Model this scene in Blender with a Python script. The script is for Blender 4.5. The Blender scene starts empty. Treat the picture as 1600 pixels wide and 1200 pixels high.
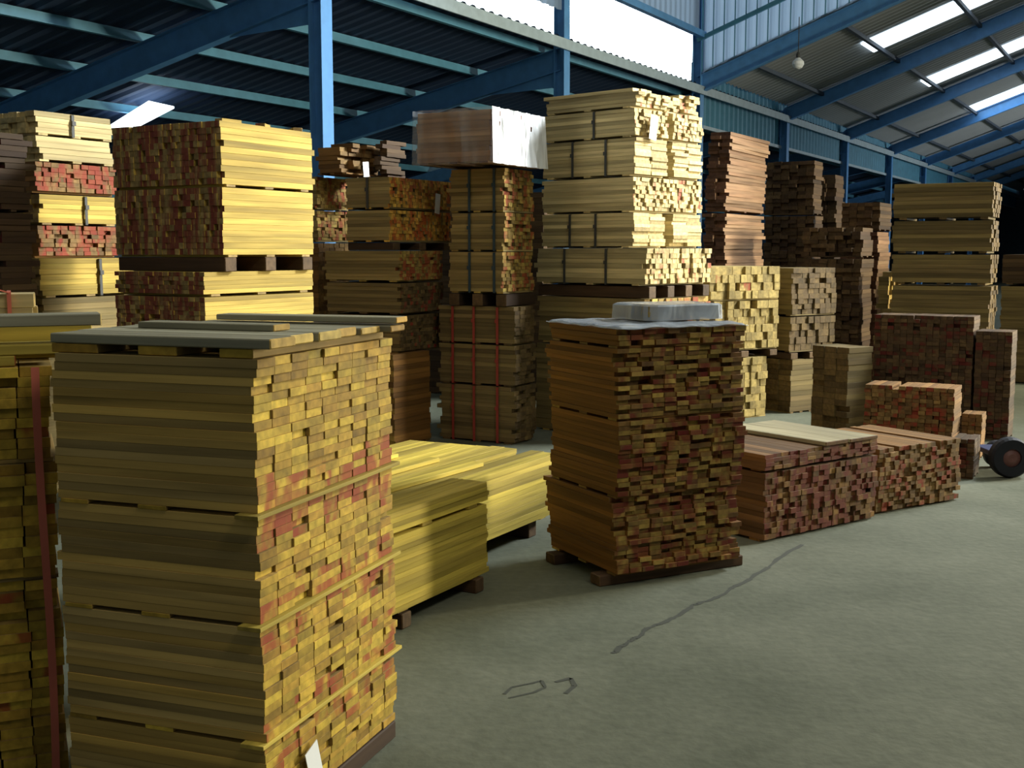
import bpy, math, random
from mathutils import Vector, Matrix
random.seed(7)
ORD = ['none', 'first', 'second', 'third', 'fourth', 'fifth', 'sixth', 'seventh', 'eighth', 'ninth', 'tenth', 'eleventh', 'twelfth', 'thirteenth', 'fourteenth', 'fifteenth',
       'sixteenth', 'seventeenth', 'eighteenth', 'nineteenth', 'twentieth']
for _t, _h in (('twenty', 'thirtieth'), ('thirty', 'fortieth'), ('forty', 'fiftieth'), ('fifty', 'sixtieth')):
    ORD += [_t+'-'+ORD[_k] for _k in range(1, 10)] + [_h]
S = bpy.context.scene
COL = S.collection

# ---------------------------------------------------------------- camera
F = 1850.0; CAMZ = 1.6
PITCH = math.atan((600-392)/F)
SP, CP = math.sin(PITCH), math.cos(PITCH)
cd = bpy.data.cameras.new('camera'); cam = bpy.data.objects.new('camera', cd); COL.objects.link(cam)
cd.sensor_width = 36; cd.lens = 36*F/1600; cd.clip_end = 500
cam.location = (0, 0, CAMZ); cam.rotation_euler = (math.pi/2-PITCH, 0, 0)
S.camera = cam

# ---------------------------------------------------------------- view, world, lights
S.view_settings.view_transform = 'Standard'; S.view_settings.look = 'None'
S.view_settings.gamma = 1; S.view_settings.exposure = 0.0
S.cycles.max_bounces = 6; S.cycles.diffuse_bounces = 3; S.cycles.transparent_max_bounces = 8
def sky_world():
    w = bpy.data.worlds.new('sky'); S.world = w; w.use_nodes = True
    nt = w.node_tree; N = nt.nodes; L = nt.links
    bg = N['Background']
    tc = N.new('ShaderNodeTexCoord')
    az, el = math.radians(7.0), math.radians(12)
    sun = (math.sin(az)*math.cos(el), math.cos(az)*math.cos(el), math.sin(el))
    dot = N.new('ShaderNodeVectorMath'); dot.operation = 'DOT_PRODUCT'; dot.inputs[1].default_value = sun
    L.new(tc.outputs['Generated'], dot.inputs[0])
    p = N.new('ShaderNodeMath'); p.operation = 'POWER'; p.use_clamp = False
    mx = N.new('ShaderNodeMath'); mx.operation = 'MAXIMUM'; mx.inputs[1].default_value = 0
    L.new(dot.outputs['Value'], mx.inputs[0]); L.new(mx.outputs[0], p.inputs[0]); p.inputs[1].default_value = 60
    m = N.new('ShaderNodeMath'); m.operation = 'MULTIPLY_ADD'; m.inputs[1].default_value = 14.0; m.inputs[2].default_value = SKY_BASE
    L.new(p.outputs[0], m.inputs[0])
    bg.inputs['Color'].default_value = (0.76, 0.90, 1.0, 1)
    L.new(m.outputs[0], bg.inputs['Strength'])
SKY_BASE = 0.21
sky_world()
AX = math.atan((1845-800)/F*CP)                       # direction of the building's long axis
a = Vector((math.sin(AX), math.cos(AX), 0)); w = Vector((math.cos(AX), -math.sin(AX), 0))
A0 = Vector((-2.16, 13.7, 0)); BAY = 6.0             # first column of the row that is in view
def area(name, loc, target, sx, sy, power, col, spread=180):
    ld = bpy.data.lights.new(name, 'AREA'); ld.shape = 'RECTANGLE'; ld.size = sx; ld.size_y = sy
    ld.energy = power; ld.color = col
    o = bpy.data.objects.new(name, ld); COL.objects.link(o); o.location = loc
    o.rotation_euler = (Vector(target)-Vector(loc)).to_track_quat('-Z', 'Y').to_euler()
    o['kind'] = 'helper'; ld.spread = math.radians(spread)
    return o
# daylight of the narrow loading door in the right-hand wall
area('door_and_fill_light', (14.4, 12.2, 2.9), (-1, 5.5, 1.0), .7, 2.8, 2250, (1.0, 0.93, 0.70))
# added fill inside the right wall that brightens the lower hall roof
area('door_and_fill_light', tuple(A0+w*15.7+a*33+Vector((0, 0, 2.0))), tuple(A0+w*4+a*26+Vector((0, 0, 4.0))), 3.0, 2.6, 1500, (0.92, 0.97, .95))
# added overhead fills below the near roof, for the tall and front stacks
area('overhead_fill', (8.5, 11.6, 6.6), (0.4, 9.8, 2.7), 3.0, 1.4, 520, (0.90, 0.96, 1.0), 75)
area('overhead_fill', (3.5, 1.0, 6.6), (0.2, 4.0, 0.6), 4.0, 1.2, 150, (1.0, 0.94, 0.80))

# ---------------------------------------------------------------- pixel <-> place
def ray(px, py):
    x, y = (px-800)/F, (600-py)/F
    return Vector((x, CP + y*SP, -SP + y*CP))
def at_y(px, py, Y):
    r = ray(px, py); t = Y/r.y
    return Vector((r.x*t, Y, CAMZ + r.z*t))
def at_z(px, py, z=0.0):
    r = ray(px, py); t = (z-CAMZ)/r.z
    return Vector((r.x*t, r.y*t, z))
def reach(P, d, px, z):                               # how far along d from P until pixel column px
    k = (px-800)/F
    den = d.x - k*d.y*CP
    return (k*(P.y*CP-(z-CAMZ)*SP) - P.x)/den
def vpdir(px):
    an = math.atan((px-800)/F*CP)
    return Vector((math.sin(an), math.cos(an), 0))

# ---------------------------------------------------------------- materials
def new_mat(name):
    m = bpy.data.materials.new(name); m.use_nodes = True
    return m, m.node_tree.nodes, m.node_tree.links, m.node_tree.nodes['Principled BSDF']
def math_n(N, L, op, x, y=None, clamp=False):
    n = N.new('ShaderNodeMath'); n.operation = op; n.use_clamp = clamp
    for i, q in enumerate((x, y)):
        if q is None: continue
        if isinstance(q, (int, float)): n.inputs[i].default_value = q
        else: L.new(q, n.inputs[i])
    return n.outputs[0]
def mixc(N, L, f, c1, c2, bt='MIX'):
    n = N.new('ShaderNodeMix'); n.data_type = 'RGBA'; n.blend_type = bt
    if isinstance(f, (int, float)): n.inputs[0].default_value = f
    else: L.new(f, n.inputs[0])
    for i, q in ((6, c1), (7, c2)):
        if isinstance(q, tuple): n.inputs[i].default_value = (*q, 1)
        else: L.new(q, n.inputs[i])
    return n.outputs[2]
def wood(name, c1, c2, end1, end2, paint=0.0, red=(0.30, 0.03, 0.018), vs=6):
    m, N, L, bs = new_mat(name)
    oi = N.new('ShaderNodeObjectInfo'); geo = N.new('ShaderNodeNewGeometry'); tc = N.new('ShaderNodeTexCoord')
    rnd = math_n(N, L, 'FRACT', math_n(N, L, 'ADD', math_n(N, L, 'MULTIPLY', oi.outputs['Random'], 7.31), geo.outputs['Random Per Island']))
    wn = N.new('ShaderNodeTexWhiteNoise'); wn.noise_dimensions = '1D'; L.new(rnd, wn.inputs['W'])
    mp = N.new('ShaderNodeMapping'); mp.inputs['Scale'].default_value = (1.6, 30, 30)
    L.new(tc.outputs['Object'], mp.inputs['Vector'])
    off = N.new('ShaderNodeCombineXYZ'); r50 = math_n(N, L, 'MULTIPLY', rnd, 50.0)
    for i in range(3): L.new(r50, off.inputs[i])
    L.new(off.outputs[0], mp.inputs['Location'])
    no = N.new('ShaderNodeTexNoise'); no.inputs['Scale'].default_value = 1.0; no.inputs['Detail'].default_value = 4
    L.new(mp.outputs[0], no.inputs['Vector'])
    cs = mixc(N, L, wn.outputs['Value'], c1, c2); ce = mixc(N, L, wn.outputs['Value'], end1, end2)
    vt = N.new('ShaderNodeVectorTransform'); vt.vector_type = 'NORMAL'; vt.convert_from = 'WORLD'; vt.convert_to = 'OBJECT'
    L.new(geo.outputs['Normal'], vt.inputs[0]); sx = N.new('ShaderNodeSeparateXYZ'); L.new(vt.outputs[0], sx.inputs[0])
    endm = math_n(N, L, 'GREATER_THAN', math_n(N, L, 'ABSOLUTE', sx.outputs[0]), 0.7)
    c = mixc(N, L, endm, cs, ce)
    g = N.new('ShaderNodeMapRange'); g.inputs['From Min'].default_value = 0.3; g.inputs['From Max'].default_value = 0.7
    g.inputs['To Min'].default_value = 0.62; g.inputs['To Max'].default_value = 1.12; L.new(no.outputs['Fac'], g.inputs['Value'])
    v2 = N.new('ShaderNodeTexWhiteNoise'); v2.noise_dimensions = '1D'
    L.new(math_n(N, L, 'ADD', rnd, 3.7), v2.inputs['W'])
    val = math_n(N, L, 'MULTIPLY', g.outputs[0], math_n(N, L, 'MULTIPLY_ADD', v2.outputs['Value'], 0.5))
    val.node.inputs[1].default_value  # noqa
    sc = N.new('ShaderNodeVectorMath'); sc.operation = 'SCALE'; L.new(c, sc.inputs[0])
    vv = N.new('ShaderNodeMath'); vv.operation = 'MULTIPLY'
    vr = N.new('ShaderNodeMapRange'); vr.inputs['To Min'].default_value = 0.62; vr.inputs['To Max'].default_value = 1.25
    L.new(v2.outputs['Value'], vr.inputs['Value']); L.new(g.outputs[0], vv.inputs[0]); L.new(vr.outputs[0], vv.inputs[1])
    L.new(vv.outputs[0], sc.inputs['Scale']); c = sc.outputs[0]
    if paint > 0:
        pm = N.new('ShaderNodeMapping'); pm.inputs['Scale'].default_value = (11, 11, vs) if vs > 3 else (17, 17, vs)
        L.new(geo.outputs['Position'], pm.inputs['Vector'])
        pn = N.new('ShaderNodeTexNoise'); pn.inputs['Scale'].default_value = 1; pn.inputs['Detail'].default_value = 2
        pn.inputs['Distortion'].default_value = 0.6
        L.new(pm.outputs[0], pn.inputs['Vector'])
        th = N.new('ShaderNodeMapRange'); th.inputs['From Min'].default_value = 0.60-0.17*paint; th.inputs['From Max'].default_value = 0.74-0.17*paint
        L.new(pn.outputs['Fac'], th.inputs['Value'])
        f = math_n(N, L, 'MULTIPLY', th.outputs[0], endm)
        c = mixc(N, L, math_n(N, L, 'MULTIPLY', f, 0.75), c, red)
    L.new(c, bs.inputs['Base Color'])
    bs.inputs['Roughness'].default_value = 0.72; bs.inputs['Specular IOR Level'].default_value = 0.25
    bp = N.new('ShaderNodeBump'); bp.inputs['Strength'].default_value = 0.25; bp.inputs['Distance'].default_value = 0.002
    L.new(no.outputs['Fac'], bp.inputs['Height']); L.new(bp.outputs[0], bs.inputs['Normal'])
    return m
def pair(name, *cols, red=(0.30, 0.03, 0.018), amt=1.0, vs=6):
    return (wood(name, *cols), wood(name+'_red_marked', *cols, paint=amt, red=red, vs=vs))
W_FRONT = pair('front_wood', (.54, .34, .075), (.42, .29, .10), (.62, .43, .05), (.40, .23, .03))
W_GOLD  = pair('gold_wood', (.66, .47, .10), (.54, .37, .08), (.44, .30, .11), (.36, .24, .09), amt=1.15, red=(.20, .012, .02), vs=1.2)
W_CREAM = pair('cream_wood', (.66, .53, .26), (.52, .41, .19), (.70, .55, .25), (.55, .40, .16), amt=.5)
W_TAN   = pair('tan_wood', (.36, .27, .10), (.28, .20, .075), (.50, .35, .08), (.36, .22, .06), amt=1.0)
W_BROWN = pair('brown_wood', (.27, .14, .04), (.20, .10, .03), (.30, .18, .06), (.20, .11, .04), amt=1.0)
W_MID   = pair('orange_wood', (.26, .12, .025), (.20, .09, .02), (.40, .27, .06), (.15, .075, .025), red=(.14, .010, .012), amt=1.0)  # long sides darkened in colour to stand in for shade
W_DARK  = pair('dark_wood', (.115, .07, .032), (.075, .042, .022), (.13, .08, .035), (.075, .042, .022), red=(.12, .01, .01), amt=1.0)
W_PINK  = pair('pinkish_wood', (.36, .22, .12), (.27, .15, .08), (.16, .08, .05), (.10, .05, .035), amt=.5)
W_LOW   = pair('red_ended_wood', (.22, .12, .05), (.16, .09, .04), (.26, .14, .035), (.15, .07, .02), red=(.13, .008, .010), amt=1.2)  # side tones lowered to paint in the shade on them
W_TOPB  = wood('pale_board_wood', (.55, .48, .28), (.6, .52, .32), (.26, .13, .03), (.18, .08, .02))
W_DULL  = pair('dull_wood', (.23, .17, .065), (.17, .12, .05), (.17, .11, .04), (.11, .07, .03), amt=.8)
W_ORANGE = pair('orange_end_wood', (.34, .26, .10), (.28, .2, .08), (.85, .52, .09), (.66, .34, .05), red=(.45, .05, .02), amt=1.0)  # end colours raised to stand in for light falling on these ends
W_SQ    = pair('squared_wood', (.42, .32, .12), (.34, .25, .09), (.42, .31, .10), (.33, .24, .08), amt=.5)
W_YEL   = pair('yellow_wood', (.66, .50, .08), (.50, .37, .07), (.5, .35, .06), (.4, .28, .05), amt=.8)
W_SKID  = wood('skid_wood', (.06, .035, .02), (.09, .05, .025), (.15, .09, .04), (.10, .06, .03))
W_PLANKTOP = wood('planed_wood', (.40, .38, .26), (.34, .31, .2), (.62, .45, .12), (.5, .28, .05))

def plain(name, col, rough=0.6, metal=0.0, noise=0.25, scale=6.0, spec=.4):
    m, N, L, bs = new_mat(name)
    tc = N.new('ShaderNodeTexCoord'); no = N.new('ShaderNodeTexNoise'); no.inputs['Scale'].default_value = scale; no.inputs['Detail'].default_value = 5
    L.new(tc.outputs['Object'], no.inputs['Vector'])
    mr = N.new('ShaderNodeMapRange'); mr.inputs['To Min'].default_value = 1-noise; mr.inputs['To Max'].default_value = 1+noise
    L.new(no.outputs['Fac'], mr.inputs['Value'])
    sc = N.new('ShaderNodeVectorMath'); sc.operation = 'SCALE'; sc.inputs[0].default_value = col; L.new(mr.outputs[0], sc.inputs['Scale'])
    L.new(sc.outputs[0], bs.inputs['Base Color']); bs.inputs['Roughness'].default_value = rough; bs.inputs['Metallic'].default_value = metal
    bs.inputs['Specular IOR Level'].default_value = spec
    return m
M_STEEL = plain('blue_painted_steel', (.10, .29, .60), .45)
M_PURLIN = plain('teal_painted_steel', (.10, .30, .44), .5)
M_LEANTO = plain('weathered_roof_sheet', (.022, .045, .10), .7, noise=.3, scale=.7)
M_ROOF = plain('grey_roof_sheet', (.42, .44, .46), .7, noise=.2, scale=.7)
M_CLAD = plain('blue_wall_sheet', (.07, .24, .36), .6)
M_WALL = plain('dull_wall', (.10, .14, .18), .85)
M_RAIL = plain('pale_rail', (.38, .48, .54), .5)
M_STRAP = plain('dark_strap', (.02, .05, .07), .5)
M_THIN = plain('thin_strap', (.05, .05, .045), .6)
M_PINK = plain('pink_strap', (.62, .16, .10), .5)
M_RED = plain('red_strap', (.30, .04, .03), .5)
M_PAPER = plain('white_paper', (.85, .86, .84), .6, noise=.04)
M_TYRE = plain('black_rubber', (.012, .013, .02), .6)
M_HUB = plain('reddish_hub', (.16, .07, .06), .5)
M_NAVY = plain('navy_metal', (.02, .03, .09), .5)
M_BULB = plain('white_enamel', (.8, .83, .85), .3, noise=.03)

def clad_translucent():
    m, N, L, bs = new_mat('pale_translucent_sheet')
    tr = N.new('ShaderNodeBsdfTranslucent'); tr.inputs['Color'].default_value = (.62, .78, .95, 1)
    df = N.new('ShaderNodeBsdfDiffuse'); df.inputs['Color'].default_value = (.45, .58, .75, 1)
    mx = N.new('ShaderNodeMixShader'); mx.inputs[0].default_value = .3
    L.new(tr.outputs[0], mx.inputs[1]); L.new(df.outputs[0], mx.inputs[2])
    L.new(mx.outputs[0], N['Material Output'].inputs['Surface']); N.remove(bs)
    return m
M_PALE = clad_translucent()
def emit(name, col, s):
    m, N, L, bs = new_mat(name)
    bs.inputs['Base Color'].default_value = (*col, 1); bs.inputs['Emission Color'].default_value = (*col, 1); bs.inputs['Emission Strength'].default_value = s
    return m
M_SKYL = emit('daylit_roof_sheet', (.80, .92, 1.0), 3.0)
def plastic(name, base, k, rough, streak):
    m, N, L, bs = new_mat(name)
    tc = N.new('ShaderNodeTexCoord'); mp = N.new('ShaderNodeMapping'); mp.inputs['Scale'].default_value = streak
    L.new(tc.outputs['Object'], mp.inputs['Vector'])
    no = N.new('ShaderNodeTexNoise'); no.inputs['Scale'].default_value = 1; no.inputs['Detail'].default_value = 3; no.inputs['Distortion'].default_value = 1.0
    L.new(mp.outputs[0], no.inputs['Vector'])
    bs.inputs['Base Color'].default_value = (*base, 1); bs.inputs['Roughness'].default_value = rough
    mr = N.new('ShaderNodeMapRange'); mr.inputs['From Min'].default_value = .35; mr.inputs['From Max'].default_value = .65
    mr.inputs['To Min'].default_value = k[0]; mr.inputs['To Max'].default_value = k[1]
    L.new(no.outputs['Fac'], mr.inputs['Value']); L.new(mr.outputs[0], bs.inputs['Alpha'])
    bp = N.new('ShaderNodeBump'); bp.inputs['Strength'].default_value = .9; bp.inputs['Distance'].default_value = .03
    L.new(no.outputs['Fac'], bp.inputs['Height']); L.new(bp.outputs[0], bs.inputs['Normal'])
    return m
M_FILM = plastic('clear_plastic_film', (.72, .76, .78), (.0, .22), .22, (6, 6, 1.0))
M_FILM_GLARE = plastic('glare_painted_film', (.97, .99, 1.0), (.8, 1.0), .18, (9, 9, 1.4))  # same film, whitened and opaque to paint in its bright reflection
M_SHEET = plastic('plastic_sheet', (.42, .47, .52), (.45, .85), .25, (4, 4, 2))
def floor_mat():
    m, N, L, bs = new_mat('worn_concrete')
    geo = N.new('ShaderNodeNewGeometry')
    n1 = N.new('ShaderNodeTexNoise'); n1.inputs['Scale'].default_value = .9; n1.inputs['Detail'].default_value = 8; n1.inputs['Roughness'].default_value = .65
    n2 = N.new('ShaderNodeTexNoise'); n2.inputs['Scale'].default_value = 22; n2.inputs['Detail'].default_value = 4
    for n in (n1, n2): L.new(geo.outputs['Position'], n.inputs['Vector'])
    r = N.new('ShaderNodeValToRGB'); e = r.color_ramp.elements
    e[0].position = .32; e[0].color = (.085, .095, .062, 1); e[1].position = .68; e[1].color = (.165, .175, .125, 1)
    L.new(n1.outputs['Fac'], r.inputs[0])
    mr = N.new('ShaderNodeMapRange'); mr.inputs['To Min'].default_value = .75; mr.inputs['To Max'].default_value = 1.25; L.new(n2.outputs['Fac'], mr.inputs['Value'])
    sc = N.new('ShaderNodeVectorMath'); sc.operation = 'SCALE'; L.new(r.outputs[0], sc.inputs[0]); L.new(mr.outputs[0], sc.inputs['Scale'])
    L.new(sc.outputs[0], bs.inputs['Base Color']); bs.inputs['Roughness'].default_value = .8; bs.inputs['Specular IOR Level'].default_value = .3
    bp = N.new('ShaderNodeBump'); bp.inputs['Strength'].default_value = .3; bp.inputs['Distance'].default_value = .01
    L.new(n2.outputs['Fac'], bp.inputs['Height']); L.new(bp.outputs[0], bs.inputs['Normal'])
    return m
M_FLOOR = floor_mat()

# ---------------------------------------------------------------- mesh helpers
class MB:
    def __init__(s): s.v = []; s.f = []; s.mi = []
    def box(s, c, d, M=None, ch=0.0, mi=0):
        x, y, z = d[0]/2, d[1]/2, d[2]/2; b = len(s.v)
        if ch <= 0:
            P = [(i*x, j*y, k*z) for i in (-1, 1) for j in (-1, 1) for k in (-1, 1)]
            Fc = [(0, 1, 3, 2), (4, 6, 7, 5), (0, 4, 5, 1), (2, 3, 7, 6), (0, 2, 6, 4), (1, 5, 7, 3)]
        else:                                          # long edges and ends chamfered
            P = []
            for i, q in ((-x, ch), (-x+ch, 0), (x-ch, 0), (x, ch)):
                yy, zz = y-q, z-q
                P += [(i, -yy+ch, -zz), (i, yy-ch, -zz), (i, yy, -zz+ch), (i, yy, zz-ch), (i, yy-ch, zz), (i, -yy+ch, zz), (i, -yy, zz-ch), (i, -yy, -zz+ch)]
            Fc = [tuple(range(7, -1, -1)), tuple(range(24, 32))]
            for k in range(3):
                for j in range(8):
                    Fc.append((8*k+j, 8*k+(j+1) % 8, 8*k+8+(j+1) % 8, 8*k+8+j))
        for p in P:
            p = Vector(p)
            if M is not None: p = M @ p
            s.v.append(p + Vector(c))
        for f in Fc: s.f.append(tuple(b+i for i in f)); s.mi.append(mi)
        return s
    def bar(s, p, q, wd, ht, up=(0, 0, 1), mi=0):      # box from p to q
        p, q = Vector(p), Vector(q); x = (q-p); l = x.length; x = x/l
        y = Vector(up).cross(x).normalized(); z = x.cross(y)
        M = Matrix((x, y, z)).transposed()
        return s.box((p+q)/2, (l, wd, ht), M, 0, mi)
    def quad(s, *P, mi=0):
        b = len(s.v); s.v += [Vector(p) for p in P]; s.f.append(tuple(range(b, b+len(P)))); s.mi.append(mi); return s
    def mesh(s, name, mats):
        me = bpy.data.meshes.new(name); me.from_pydata([tuple(v) for v in s.v], [], s.f)
        for m in (mats if isinstance(mats, (list, tuple)) else [mats]): me.materials.append(m)
        if any(s.mi): me.polygons.foreach_set('material_index', s.mi)
        me.update(); return me
    def build(s, name, mats, parent=None, origin=None):
        o = bpy.data.objects.new(name, s.mesh(name, mats)); COL.objects.link(o)
        if parent is not None: o.parent = parent
        return o
def tag(o, label=None, cat=None, group=None, kind=None):
    for k, v in (('label', label), ('category', cat), ('group', group), ('kind', kind)):
        if v: o[k] = v
    return o
def empty(name, loc, X, label, cat, group=None):
    o = bpy.data.objects.new(name, None); COL.objects.link(o)
    o.location = loc; o.rotation_euler = (0, 0, math.atan2(X.y, X.x)); o.empty_display_size = .1
    return tag(o, label, cat, group)

# ---------------------------------------------------------------- the hall
def struct(o): o['kind'] = 'structure'; return o
m = MB(); m.box((10, 30, -.05), (120, 120, .1)); struct(m.build('floor', M_FLOOR))

def corrugated(origin, along, across, n_len, width, slope_z, amp, per, name, mat, drop=True):
    """sheet: ribs run along ACROSS, repeat along ALONG"""
    mb = MB(); n = int(n_len/per*4); cs = (0, 1, 1, 0)
    up = Vector((0, 0, 1)) if drop else along.cross(across).normalized()
    for i in range(n+1):
        o = origin + along*(i*per/4) + up*(amp*cs[i % 4])
        mb.v += [o, o+across*width + Vector((0, 0, slope_z))]
        if i: b = 2*i; mb.f.append((b-2, b-1, b+1, b)); mb.mi.append(0)
    return mb.build(name, mat)
# lean-to: falls away to the left of the column row
EAVE = 4.72; DROP = math.tan(math.radians(12.1)); WL = 13.0
s0, s1 = -18.0, 66.0
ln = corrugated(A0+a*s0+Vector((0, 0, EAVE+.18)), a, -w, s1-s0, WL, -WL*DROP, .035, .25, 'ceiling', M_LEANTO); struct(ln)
def roof_left(px, py):                                 # where a sight line meets the lean-to roof
    r = ray(px, py); o = Vector((0, 0, CAMZ))
    n = Vector((0, 0, 1)) - w*DROP*1.0                 # plane z = EAVE + DROP*q, q measured along w (q<0)
    d = (EAVE - (o.z - DROP*((o-A0).dot(w)))) / (r.z - DROP*r.dot(w))
    return o + r*d
def bay_name(i): return i
# columns
for k in range(-1, 10):
    P = A0 + a*(BAY*k)
    t = empty('steel_column', P, a, None, None)
    top = 6.7 if k <= 2 else 5.0
    b = MB(); b.box((0, -.085, top/2), (.20, .012, top)); b.box((0, .085, top/2), (.20, .012, top)); b.box((0, 0, top/2), (.012, .16, top))
    b.build('shaft', M_STEEL, t)
    b = MB(); b.box((0, 0, .01), (.32, .30, .02)); b.build('base_plate', M_STEEL, t)
    lab = {-1: 'blue steel column outside the frame before the tall stacks', 0: 'blue steel column rising behind the tall two-tone red-ended stack',
           1: 'blue steel column rising behind the tallest sunlit stack, beside the bright roof gap', 2: 'blue steel corner column where the low corrugated hall wall begins',
           3: 'blue steel column at the second bay of the low corrugated wall', 4: 'blue steel column seen over the dark brown stacks, pale flange edge',
           5: 'blue steel column beyond the dark brown stacks, fourth along the corrugated wall'}.get(k, '%s blue steel column of the row, deep in the hall' % ORD[k+1])
    tag(t, lab, 'column', 'blue steel columns in the row')
# lean-to rafters
for k in range(-1, 10):
    P = A0 + a*(BAY*k); b = MB()
    p, q = P+Vector((0, 0, EAVE-.32)), P - w*WL + Vector((0, 0, EAVE-.32-WL*DROP))
    n = MB(); n.bar(p, q, .14, .015); 
    up = Vector((0, 0, .34)); n.bar(p+up*.5, q+up*.5, .012, .32); n.bar(p+up, q+up, .14, .015)
    if k <= 1:   # deeper haunch where the rafter meets its column
        n.quad(p, p+Vector((0, 0, -.25)), P-w*1.4+Vector((0, 0, EAVE-.32-1.4*DROP)))
    o = n.build('roof_rafter', M_STEEL)
    lab = {0: 'long blue rafter crossing the dark roof at the top left corner', 1: 'blue rafter climbing to the column beside the bright roof gap'}.get(k, '%s blue rafter under the dark lean-to roof, counted from the nearest' % ORD[k+2])
    tag(o, lab, 'rafter', 'blue rafters under the dark lean-to roof')
# purlins of the lean-to
for i in range(11):
    q = .35 + i*1.22
    p0 = A0 - w*q + a*s0 + Vector((0, 0, EAVE-q*DROP+.05)); n = MB()
    n.bar(p0, p0+a*(s1-s0-.2), .07, .012); n.bar(p0+Vector((0, 0, .06)), p0+Vector((0, 0, .06))+a*(s1-s0-.2), .012, .11)
    o = n.build('purlin', M_PURLIN)
    tag(o, '%s thin teal purlin of the dark lean-to roof, counted from its high edge' % ORD[i+1], 'purlin', 'purlins under the dark lean-to roof')
# fascia strip on the row of columns
n = MB(); p = A0 + a*s0 + w*.14 + Vector((0, 0, EAVE+.05)); n.bar(p, p+a*(s1-s0), .03, .16)
struct(n.build('trim_1', M_RAIL))
# near, higher bay: rail, upper strip of sheet, high roof
n = MB(); p = A0 + a*s0 + w*.1 + Vector((0, 0, 5.85)); n.bar(p, p+a*(12-s0), .12, .12)
struct(n.build('trim_2', M_STEEL))
struct(corrugated(A0+a*s0+w*.02+Vector((0, 0, 5.9)), a, Vector((0, 0, 1)), 12-s0, .9, 0, .03, .25, 'wall_upper', M_PALE, drop=False))
SL = math.tan(math.radians(20)); WR = 16.0
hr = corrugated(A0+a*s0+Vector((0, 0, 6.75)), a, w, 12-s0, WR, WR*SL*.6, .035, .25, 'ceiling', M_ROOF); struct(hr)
struct(corrugated(A0+a*1+w*.06+Vector((0, 0, 5.28)), a, Vector((0, 0, 1)), 4.85, .5, 0, .03, .25, 'wall_upper', M_PALE, drop=False))
# gable sheet between the high bay and the lower hall
mb = MB(); G = A0 + a*12.0; nn = int(WR/.055)
for i in range(nn+1):
    q = i*.055*1.0; o = G + w*q + a*(.03 if i % 4 in (1, 2) else 0)
    zb, zt = 5.1 + q*SL, max(5.12+q*SL, 6.78 + q*SL*.6)
    if q > 12.5: zt = max(zt, zb+.05)
    mb.v += [o+Vector((0, 0, zb)), o+Vector((0, 0, zt))]
    if i: b = 2*i; mb.f.append((b-2, b, b+1, b-1)); mb.mi.append(0)
struct(mb.build('wall_gable', M_PALE))
n = MB()
for i in range(int(WR/.22)):
    q = .1+i*.22; p = G + w*q - a*.05
    if 6.78+q*SL*.6 > 5.2+q*SL: n.bar(p+Vector((0, 0, 5.1+q*SL)), p+Vector((0, 0, 6.78+q*SL*.6)), .02, .02, up=(1, 0, 0))
p = G - a*.08
n.bar(p+Vector((0, 0, 5.75)), p+w*6+Vector((0, 0, 5.75+6*SL)), .06, .08)
struct(n.build('trim_3', M_CLAD))
# lower hall roof
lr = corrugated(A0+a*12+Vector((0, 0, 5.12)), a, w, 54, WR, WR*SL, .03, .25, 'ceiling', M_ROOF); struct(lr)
for k in range(2, 10):
    P = A0 + a*(BAY*k); p = P+Vector((0, 0, 4.72)); q = P+w*WR+Vector((0, 0, 4.72+WR*SL)); n = MB()
    up = Vector((0, 0, .32)); n.bar(p, q, .16, .015); n.bar(p+up*.5, q+up*.5, .012, .3); n.bar(p+up, q+up, .16, .015)
    o = n.build('roof_rafter', M_STEEL)
    lab = {2: 'pale lit blue rafter below the bright ribbed gable sheet', 3: 'blue rafter of the lower hall, next beyond the lit one',
           4: 'blue rafter of the lower hall, third from the gable sheet'}.get(k, '%s blue rafter of the lower hall, counted from the ribbed gable sheet' % ORD[k-1])
    tag(o, lab, 'rafter', 'blue rafters of the lower hall')
M_PURL2 = plain('dark_purlin', (.06, .08, .11), .7)
for i in range(9):
    q = .9+i*1.75; p = A0+a*12+w*q+Vector((0, 0, 5.0+q*SL)); n = MB(); n.bar(p, p+a*53.8, .08, .08)
    tag(n.build('purlin', M_PURL2), '%s dark purlin under the grey roof, counted from the blue column row' % ORD[i+1], 'purlin', 'purlins under the grey roof')
def roof_right(px, py, off=5.085):
    r = ray(px, py); o = Vector((0, 0, CAMZ))
    d = (off - (o.z - SL*((o-A0).dot(w)))) / (r.z - SL*r.dot(w))
    return o + r*d
# daylit strips in the grey roof
def strip(p, q, wd, label, group, name='skylight_strip', sl=w):
    d = (q-p).normalized(); n = MB(); n.bar(p, q, wd, .02, up=(0, 0, 1))
    o = n.build(name, M_SKYL); tag(o, label, 'skylight', group); return o
starts = [(1355, 75), (1445, 131), (1515, 172), (1568, 205), (1612, 232)]
names = ['nearest and longest', 'second', 'third', 'fourth', 'fifth']
slope_dir = (w + Vector((0, 0, SL))).normalized()
for (px, py), nm in zip(starts, names):
    p = roof_right(px, py); 
    for j in range(3):
        q0 = p + slope_dir*(j*2.02)
        strip(q0, q0+slope_dir*1.98, 1.2, '%s bright skylight row in the grey roof, %s sheet' % (nm, ('lowest', 'middle', 'upper')[j]), 'skylight sheets in the grey roof')
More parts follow.
